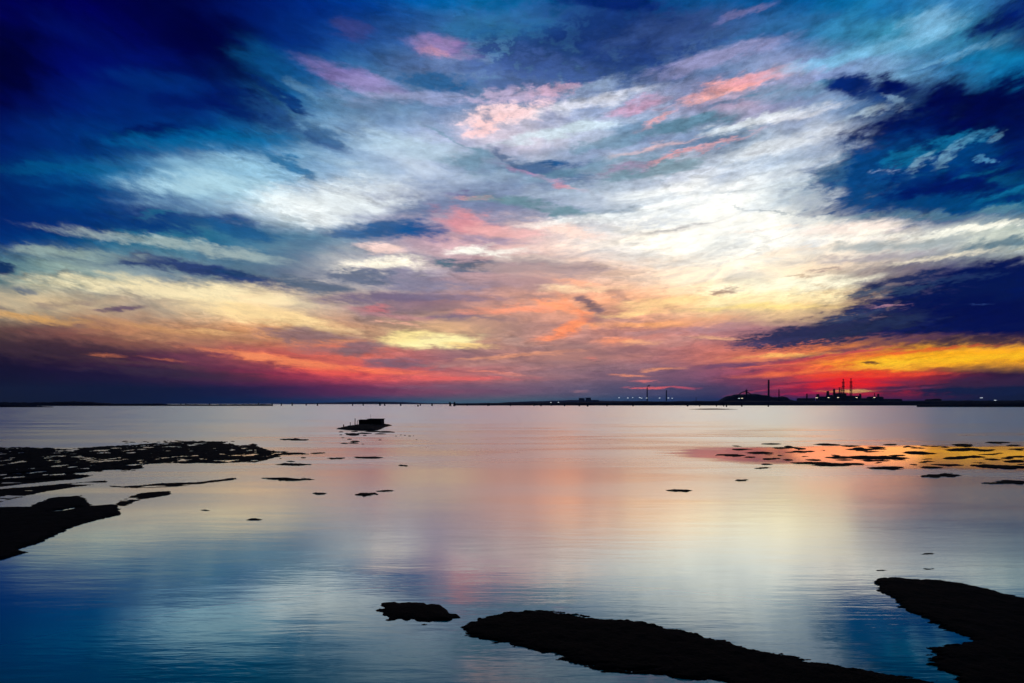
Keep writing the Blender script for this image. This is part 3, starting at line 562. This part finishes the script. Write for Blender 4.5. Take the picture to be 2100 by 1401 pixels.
# ---------------------------------------------------------------- hut on the islet
dh = 128.; s = dh/F
t0 = thing('hut', 'low dark flat roofed hut on the small islet', 'hut', (px_at(761, dh), dh, .3))
def hx_(x): return (x-761)*s
zr = lambda y: zz(y, dh)-.3
bm = bmesh.new(); box(bm, hx_(738), hx_(756.5), -1.0, 1.4, -.35, zr(861.6)); WL = link('lower_wall', bm, M_hut, t0)
bm = bmesh.new(); box(bm, hx_(736.8), hx_(756.4), -1.15, 1.55, zr(861.5), zr(860.8)); link('lower_roof', bm, M_hut, t0)
bm = bmesh.new(); box(bm, hx_(756.8), hx_(784.5), -1.3, 1.7, -.35, zr(859.9)); WU = link('upper_wall', bm, M_hut, t0)
bm = bmesh.new(); box(bm, hx_(755.8), hx_(786.2), -1.5, 1.9, zr(859.8), zr(858.9)); link('upper_roof', bm, M_hut, t0)
for (x0, x1) in ((742, 745), (763, 768), (774, 778)):
    bm = bmesh.new(); yb = -1.33 if x0 > 756 else -1.03
    box(bm, hx_(x0), hx_(x1), yb, yb+.02, zr(867), zr(863.5)); w = link('shutter', bm, M_pile, WU if x0 > 756 else WL)
for (x, yt, r) in ((759.5, 850, .02), (749.8, 856.2, .02), (739.6, 859, .03)):
    bm = bmesh.new(); tube(bm, [(hx_(x), .2, zr(861.5 if x < 756 else 859.5)), (hx_(x)+.02, .2, zr(yt))], r, 6); link('mast', bm, M_pile, t0)
# row of old piles
for i, (x, yt, yb, r, lab) in enumerate(((704.6, 870.8, 876, .11, 'short stub pile at the left end of the islet'), (718.3, 865.8, 874, .07, 'thin pile, second from the left on the islet'), (728, 858.2, 872, .085, 'tallest pile standing beside the islet hut'), (732.6, 862, 871, .05, 'slender pile right against the hut on the islet'))):
    d = 122.
    bm = bmesh.new(); zt = zz(yt, d); 
    tube(bm, [(0, 0, -.4), (.01, 0, zt*.5), (-.01+.02*i, 0, zt-.04), (.02*i, 0, zt)], [r*1.1, r, r*.95, r*.7], 9)
    tag(link('wooden_pile', bm, M_pile, None, (px_at(x, d), d, 0)), lab, 'pile', 'old piles beside the hut')

# ---------------------------------------------------------------- channel markers and stakes along the horizon
ST = [(315,831.5,6,.5),(330,831,5,.6),(371,831,5,.5),(381,830.5,5,.5),(430,831,5,.5),(530,830.5,6,.5),(558,831,6,.5),(577,831,6,.5),(599,831,7,.6),(628,830.5,5,.5),(651,831,6,.6),
(723,831,5,.5),(745,831,6,.6),(779,831,7,.8),(789,831,6,.6),(822,831,6,.7),(857,832.5,4,.8),(862,831,5,.5),(886,831,6,.8),(923,831.8,9,1.1),(932,831.8,9,1.1),(958,831,5,.5),(1000,831.3,6,.6),(1003,831.3,6,.6),(1047,831.5,6,.5),(1095,831.3,5,.6),(1109.5,831.8,6,.6),(1130,831.5,4,.5),(1158,832,6,.6),(1188,832,6,.7),(1205,832.5,6,.8),(1245,832,6,.7),(1298,832,5,.6),(1410,832.2,5,.8),(1435,832.5,5,.5),(1469,832.5,5,.5),(1484,832.5,5,.5),(1490,833.4,7,.6),(1521,832.7,6,.7),(1576,833,5,.7)]
proto = None
for i, (x, yb, hp, wd) in enumerate(ST):
    yb += 1.3; d = H*F/(yb-HOR); pm_ = d/F
    if proto is None:
        # three raked piles bound near the top, one head: a channel marker 3 m tall (scaled per instance)
        proto = thing('channel_marker', '', 'channel marker')
        for k in range(3):
            a = k*2*math.pi/3+.4; bm = bmesh.new()
            tube(bm, [(.42*math.cos(a), .42*math.sin(a), -.5), (.26*math.cos(a), .26*math.sin(a), 1.6), (.2*math.cos(a+.4), .2*math.sin(a+.4), 2.5+.2*k)], [.24, .22, .18], 8); link('pile', bm, M_pile, proto)
        bm = bmesh.new(); tube(bm, [(0, 0, 1.9), (0, 0, 2.3)], .46, 10); link('binding_band', bm, M_pile, proto)
        r = proto; kids = [r] + list(r.children)
    else:
        r = proto.copy(); C.objects.link(r)
        for ch in proto.children:
            c = ch.copy(); C.objects.link(c); c.parent = r
    r.location = (px_at(x, d), d, 0); sc_ = hp*pm_*.95/2.8
    r.scale = (wd*pm_*4.2, wd*pm_*4.2, sc_); r.rotation_euler = (0, 0, i*1.3)
    r['group'] = 'channel markers along the horizon'
    zn = ('near the dark left shore' if x < 450 else 'left of the islet' if x < 700 else 'above the islet' if x < 800 else 'between the islet and the low hills' if x < 1100 else 'before the low hills' if x < 1250 else 'before the factory shore')
    same = [c[0] for c in ST if (c[0] < 450, c[0] < 700, c[0] < 800, c[0] < 1100, c[0] < 1250) == (x < 450, x < 700, x < 800, x < 1100, x < 1250)]
    k_ = same.index(x); OR = ('leftmost', 'second', 'third', 'fourth', 'fifth', 'sixth', 'seventh', 'eighth', 'ninth', 'tenth')
    r['label'] = ('leftmost small channel marker ' if k_ == 0 else 'rightmost small channel marker ' if k_ == len(same)-1 else OR[k_]+' small channel marker from the left, ')+zn
    if x in (923, 932): r['label'] = ('left' if x == 923 else 'right') + ' one of the pair of stouter channel markers on the horizon'
    if x == 857: r['label'] = 'squat marker lying lower than its neighbours on the horizon'
    if x == 1490: r['label'] = 'tall thin marker before the left end of the factory shore'

# ---------------------------------------------------------------- far shores
def ridge(name, prof, d, depth, m, label, seed=1, jag=.5, base=-1., n=260, kind='structure'):
    """a low wooded shore: skyline profile in photo px at distance d, with real depth"""
    xs = np.linspace(prof[0][0], prof[-1][0], n); ys = np.interp(xs, [c[0] for c in prof], [c[1] for c in prof])
    Xw = (xs-CX)/F*d; top = H-(ys-HOR)/F*d
    top = top+(fbm(xs*.35, xs*0+seed, 4, seed)-.5)*jag*d/F*2
    bm = bmesh.new(); rows = []
    K = 7
    for k in range(K):
        f = k/(K-1); prof_ = math.sin(math.pi*min(1, f*1.0))**.45 if 0 < f < 1 else 0
        rows.append([bm.verts.new((Xw[i]*(1+f*depth/d), d+f*depth, max(base, base+(top[i]*(1+f*depth/d*.6)-base)*prof_*(1-.15*vnoise(np.array([i*.3]), np.array([k*1.7]), seed)[0]) if k else base))) for i in range(n)])
    for a, b_ in zip(rows, rows[1:]):
        for i in range(n-1): bm.faces.new((a[i], a[i+1], b_[i+1], b_[i]))
    return struct(link(name, bm, m, None, None), label, kind)
ridge('far_hills', [(560,829),(640,826.8),(700,825),(740,823.2),(830,824.5),(880,827),(960,826.8),(1020,826),(1070,823),(1130,821.5),(1160,820.5),(1190,819.2),(1230,821.5),(1300,822),(1400,823),(1500,826)], 5200, 500, M_hill, 'faint blue low hills beyond the water in the centre', 4, .35)
ridge('far_shore', [(930,828.5),(1040,826.5),(1150,824.6),(1250,823.3),(1350,822.4),(1450,821.8),(1600,821.3),(1700,821),(1800,820.8),(1950,821),(2100,820.5),(2320,820)], 1500, 160, M_land, 'dark low shore under the factories on the right', 6, .35)
ridge('near_shore', [(1880,829.2),(1960,827.6),(2000,826.5),(2070,825.5),(2120,823.5),(2320,822.5)], 830, 60, M_land, 'black low shore at the right edge', 7, .4)
ridge('wooded_shore', [(-220,823),(0,824),(60,825),(100,824),(150,822.6),(190,824.4),(240,828.0),(320,827.4),(350,829.2),(420,829.3),(560,828.8)], 1250, 120, M_land, 'very dark low shore on the left horizon', 8, .4)
ridge('near_shore', [(-260,827),(-30,828),(30,829.5),(80,832.8),(110,834.2)], 800, 40, M_land, 'black low spit at the left edge', 9, .3)

# ---------------------------------------------------------------- industry
def stack(x, yt, yb, w, d, m, label, group=None, name='chimney', bands=True, taper=.8):
    z0 = max(0, zz(yb, d)); r = w/2*d/F
    h = zz(yt, d)-z0
    t_ = thing(name, label, 'chimney', (px_at(x, d), d, z0), group)
    bm = bmesh.new(); tube(bm, [(0,0,-2),(0,0,h*.5),(0,0,h*.985)], [r*1.1, r, r*taper], 16); link('shaft', bm, m, t_)
    bm = bmesh.new(); tube(bm, [(0,0,h*.985),(0,0,h)], [r*taper*1.12, r*taper*1.12], 16); link('rim', bm, m, t_)
    if bands:
        for f in (.62, .84):
            bm = bmesh.new(); tube(bm, [(0,0,h*f),(0,0,h*f+h*.012)], [r*1.25, r*1.25], 16); link('gallery', bm, m, t_)
    return t_
DP = 2100.
def bx_things(name, label, cat, x0, x1, yt, yb, d, m, dep=25, group=None, extra=()):
    z0 = 0; X0 = px_at(x0, d); X1 = px_at(x1, d); zt = zz(yt, d)
    t_ = thing(name, label, cat, ((X0+X1)/2, d, z0), group); w = (X1-X0)/2
    bm = bmesh.new(); box(bm, -w, w, 0, dep, 0, zt*.93); link('wall', bm, m, t_)
    bm = bmesh.new()   # low pitched roof
    z1 = zt*.93+.003
    v = [bm.verts.new(c) for c in ((-w*1.03,-.5,z1),(w*1.03,-.5,z1),(w*1.03,dep+.5,z1),(-w*1.03,dep+.5,z1),(-w*1.03,dep/2,zt),(w*1.03,dep/2,zt))]
    for f in ((0,1,5,4),(2,3,4,5),(0,4,3),(1,2,5),(0,3,2,1)): bm.faces.new([v[i] for i in f])
    link('roof', bm, m, t_)
    return t_
# cement/ore works (left, navy)
stack(1576.3, 779, 821, 3.6, DP, M_plant, 'tall solid chimney of the works left of the sunset glow', taper=.88)
stack(1597.5, 798.5, 821, 2.2, DP, M_plant, 'short chimney right of the tall solid chimney', bands=False)
def heap(prof, d, depth, label, name='storage_hall'):
    n = 60; xs = np.linspace(prof[0][0], prof[-1][0], n); ys = np.interp(xs, [c[0] for c in prof], [c[1] for c in prof])
    xm = (prof[0][0]+prof[-1][0])/2
    t_ = thing(name, label, 'industrial hall', (px_at(xm, d), d, 0))
    bm = bmesh.new(); rows = []
    for k, f in enumerate((0, .15, .5, .85, 1)):
        hh = (0, .9, 1, .9, 0)[k]
        rows.append([bm.verts.new((px_at(xs[i], d)-px_at(xm, d), f*depth, max(0, zz(ys[i], d))*hh)) for i in range(n)])
    for a, b_ in zip(rows, rows[1:]):
        for i in range(n-1): bm.faces.new((a[i], a[i+1], b_[i+1], b_[i]))
    link('roof', bm, M_plant, t_)
    return t_
h1 = heap([(1485,822),(1500,811.8),(1508,811),(1514,809),(1520,808.5),(1534,808.5),(1541,808.3),(1556,807.3),(1566,808.2),(1571,810),(1581,810),(1586,812),(1590,815),(1600,813.5),(1607,815),(1614,811.8),(1619,814),(1623,818),(1636,822)], DP, 80, 'long heaped hall with uneven roofline below the conveyor arch')
# conveyor arch and tower
t_ = thing('conveyor', 'arched conveyor gantry over the left hall of the works', 'conveyor', (px_at(1527, DP), DP, 0))
pts = []
for k in range(13):
    f = k/12; x = 1514+f*26; y = 812-8.5*math.sin(math.pi*f*.85+.25)**.9
    pts.append((px_at(x, DP)-px_at(1527, DP), -4, zz(y, DP)))
bm = bmesh.new(); tube(bm, pts, 1.7, 8); link('belt_gallery', bm, M_plant, t_)
for k in (2, 5, 9, 11):
    bm = bmesh.new(); tube(bm, [(pts[k][0], -4, 0), (pts[k][0], -4, pts[k][2])], .6, 6); link('leg', bm, M_plant, t_)
t_ = thing('loading_tower', 'squat tower with a mast rising above the conveyor arch', 'tower', (px_at(1532.8, DP), DP+6, 0))
bm = bmesh.new(); w = 1.3*DP/F; box(bm, -w, w, 0, 5, 0, zz(801, DP)); link('shaft', bm, M_plant, t_)
bm = bmesh.new(); box(bm, -w*1.5, w*1.5, -1, 6, zz(801, DP)+.01, zz(799.5, DP)); link('head_house', bm, M_plant, t_)
bm = bmesh.new(); tube(bm, [(0,2,zz(799.6, DP)),(0,2,zz(797, DP))], .5, 6); link('mast', bm, M_plant, t_)
bm = bmesh.new(); tube(bm, [(w, 2, zz(801.5, DP)), (w+22, 2, zz(800.4, DP))], .45, 6); link('boom', bm, M_plant, t_)
# refinery (right, against the glow)
def lattice(x, yt, yb, w, d, m, label, name, cat, rooms=()):
    z0 = 0; X0 = px_at(x, d); h = zz(yt, d); hw = w/2*d/F
    t_ = thing(name, label, cat, (X0, d, 0), None)
    bm = bmesh.new()
    for (sx, sy) in ((-1,-1),(1,-1),(1,1),(-1,1)): tube(bm, [(sx*hw, sy*hw, 0), (sx*hw*.7, sy*hw*.7, h*.9)], .5, 5)
    n = 9
    for k in range(n):
        za, zb = h*.9*k/n, h*.9*(k+1)/n; a, b_ = hw*(1-.3*k/n), hw*(1-.3*(k+1)/n)
        tube(bm, [(-a,-a,za),(b_,-b_,zb)], .35, 4); tube(bm, [(a,-a,za),(-b_,-b_,zb)], .35, 4)
        tube(bm, [(-a,a,za),(b_,b_,zb)], .35, 4); tube(bm, [(a,a,za),(-b_,b_,zb)], .35, 4)
        tube(bm, [(-b_,-b_,zb),(b_,-b_,zb)], .35, 4)
    link('lattice', bm, m, t_)
    bm = bmesh.new(); tube(bm, [(0,0,0),(0,0,h*.97)], hw*.42, 8); link('riser', bm, m, t_)
    for f in (.55, .70, .86):
        bm = bmesh.new(); box(bm, -hw*1.2, hw*1.2, -hw*1.2, hw*1.2, h*f, h*f+1.6); link('platform', bm, m, t_)
    bm = bmesh.new(); tube(bm, [(0,0,h*.97),(0,0,h)], [hw*.75, hw*.75], 8); link('tip', bm, m, t_)
    return t_
lattice(1729.4, 777.2, 806, 3.6, DP, M_ref, 'left one of the two tall lattice stacks before the sunset glow', 'flare_stack', 'flare stack')
lattice(1745.2, 776.2, 806, 3.6, DP, M_ref, 'right one of the two tall lattice stacks before the sunset glow', 'flare_stack', 'flare stack')
stack(1710.6, 797.5, 820, 4.4, DP, M_ref, 'thick column of the refinery left of the lattice stacks', name='distillation_column')
stack(1721.2, 794.2, 820, 2.2, DP, M_ref, 'left of two thin columns close beside the lattice stacks', name='distillation_column')
stack(1724.8, 794.6, 820, 2.0, DP, M_ref, 'right of two thin columns close beside the lattice stacks', name='distillation_column')
stack(1654.8, 807.4, 821, 3.0, DP, M_plant, 'short column at the left end of the refinery', name='distillation_column')
stack(1677.2, 808.4, 821, 6.0, DP, M_plant, 'broad low column in the left half of the refinery', name='distillation_column')
stack(1697.6, 802.2, 821, 5.5, DP, M_plant, 'broad column between the refinery lamps', name='distillation_column')
stack(1764, 808, 821, 4.5, DP, M_plant, 'low column right of the lattice stacks', name='distillation_column')
stack(1793.5, 806.5, 821, 1.6, DP, M_plant, 'left of two thin masts at the right end of the refinery', name='distillation_column', bands=False)
stack(1801, 807.5, 821, 4.0, DP, M_plant, 'thicker column at the right end of the refinery', name='distillation_column')
for i, (x0, x1, yt, lab) in enumerate([(1640,1672,816.5,'low shed at the left end of the refinery'),(1680,1694,813,'block shed left of the broad refinery column'),(1700,1716,810,'process block under the thick refinery column'),(1716,1736,806.3,'highest process block under the left lattice stack'),(1736,1762,811.5,'long process block right of the lattice stacks'),(1764,1785,816.5,'low shed right of the lattice stacks'),(1785,1812,813.5,'process block at the right end of the refinery'),(1812,1850,818,'flat shed beyond the right end of the refinery')]):
    bx_things('process_building', lab, 'industrial building', x0, x1, yt, 822, DP+12+i*2, M_plant if i != 3 else M_ref, 22, 'refinery buildings')
for i, (x, yt, r) in enumerate(((1667,818,3.2),(1688,817.6,3.4),(1775,818,3.6),(1822,818.6,4),(1920,817.5,9),(1905,818.6,7))):
    d = DP-40; t_ = thing('storage_tank', ('small storage tank left of the broad low column','small storage tank between two refinery columns','storage tank right of the lattice stacks','storage tank right of the refinery','larger of two wide tanks far right of the refinery','smaller of two wide tanks far right of the refinery')[i], 'storage tank', (px_at(x, d), d, 0), 'refinery tanks')
    hh = zz(yt, d); R = r*d/F
    bm = bmesh.new(); tube(bm, [(0,0,0),(0,0,hh*.9)], R, 24); link('shell', bm, M_plant, t_)
    bm = bmesh.new(); tube(bm, [(0,0,hh*.9),(0,0,hh*.97),(0,0,hh)], [R*1.01, R*.6, R*.05], 24); link('dome', bm, M_plant, t_)
# pale chimneys and their smoke, farther off
D2_ = 4300.
c1 = stack(1327.2, 794.8, 822, 2.5, D2_, M_far, 'faint chimney trailing smoke, left of its twin', bands=False)
stack(1366.6, 800.6, 822, 2.4, D2_, M_far, 'faint chimney without smoke, right of the smoking one', bands=False)
stack(1427.6, 815, 822, 1.2, D2_, M_far, 'short faint chimney between the far chimneys and the works', bands=False)
sm = bpy.data.materials.new('smoke'); sm.use_nodes = True; t = sm.node_tree; t.nodes.clear(); q = G(t)
vo = q.n('ShaderNodeVolumePrincipled'); o = q.n('ShaderNodeOutputMaterial'); t.links.new(vo.outputs[0], o.inputs['Volume'])
vo.inputs['Color'].default_value = (.25, .28, .38, 1); vo.inputs['Density'].default_value = .10
bm = bmesh.new(); tube(bm, [((x-1327)*D2_/F, 0, (794.8-y)*D2_/F+zz(794.8, D2_)) for x, y in ((1327.2,794.6),(1328.2,792.8),(1330.6,791.2),(1334,790)) ], [3.5, 6, 8, 3], 12)
struct(link('smoke', bm, sm, None, (px_at(1327, D2_), D2_, 0)), 'small smoke plume bending right from the faint chimney', 'stuff')
for i, (x0, x1, yt, lab) in enumerate([(1188,1199,816.3,'left one of the two pale far halls on the low hill'),(1202,1212,815.4,'right one of the two pale far halls on the low hill'),(1213,1228,820.3,'low pale hall at the foot of the two far halls')]):
    bx_things('far_hall', lab, 'hall', x0, x1, yt, 823, 4900, M_far, 40, 'pale halls on the low hill')
# lamps
def lamp(x, y, d, m, w, label):
    z = zz(y, d); t_ = thing('lamp_post', label, 'lamp post', (px_at(x, d), d, 0), 'lit lamps along the far shore')
    bm = bmesh.new(); tube(bm, [(0,0,0),(0,0,z-.4)], .18, 6); link('post', bm, M_plant, t_)
    W2 = w/2*d/F; hh = .36*d/F
    bm = bmesh.new(); box(bm, -W2, W2, -.6, .6, z-hh, z+hh)
    bmesh.ops.bevel(bm, geom=bm.edges[:], offset=hh*.35, segments=2)
    link('lamp_head', bm, m, t_)
LM = [(1269.5,815.8,2.2,1,'leftmost of the white lamps before the smoking chimney'),(1287.6,816.3,3,1,'second white lamp from the left before the smoking chimney'),(1297.6,815.8,2,1,'third white lamp from the left before the smoking chimney'),(1312,815.6,3,1,'white lamp just left of its close neighbour, before the smoking chimney'),(1315.6,816.6,2.5,1,'lower lamp of the close pair left of the smoking chimney'),(1326,816.4,2.8,1,'white lamp at the foot of the smoking chimney'),(1352.6,816.4,3,1,'white lamp midway between the two faint chimneys'),(1370.7,816.3,3,1,'left of the two white lamps right of the second faint chimney'),(1378.6,816.8,2.5,1,'right of the two white lamps right of the second faint chimney'),(1129.8,825.4,2.2,1,'left of two low lamps below the low hill'),(1145.2,825.2,2.2,1,'right of two low lamps below the low hill'),
(1515.6,817.2,3.2,1,'left of two lamps below the conveyor arch'),(1521.8,816.8,3.6,0,'right of two lamps below the conveyor arch'),(1674.8,815.8,4.2,0,'brightest warm lamp in the refinery'),(1699,815.6,3.8,0,'warm lamp below the broad refinery column'),(1718.8,815.4,3.8,0,'warm lamp at the foot of the lattice stacks'),(1756.7,815.4,3.6,0,'warm lamp right of the lattice stacks'),(1793.2,815.4,3.4,0,'warm lamp at the right end of the refinery'),(2012.6,816,5.4,1,'bright white lamp at the far right shore'),(2041,821,4.2,1,'fainter white lamp lowest on the far right shore')]
for (x, y, w, wh, lab) in LM: lamp(x, y, 1480. if x < 1200 else DP-60, M_lampw if wh else M_lamp, w, lab)

# ---------------------------------------------------------------- haze over the lagoon
hm = bpy.data.materials.new('evening_haze'); hm.use_nodes = True; t = hm.node_tree; t.nodes.clear(); q = G(t)
vo = q.n('ShaderNodeVolumePrincipled'); o = q.n('ShaderNodeOutputMaterial'); t.links.new(vo.outputs[0], o.inputs['Volume'])
vo.inputs['Color'].default_value = (.45, .62, 1., 1); vo.inputs['Density'].default_value = 5.5e-5
bm = bmesh.new(); box(bm, -14100, 14100, -100, 9100, -4, 260)
struct(link('haze', bm, hm), 'thin blue evening haze over the lagoon', 'stuff')
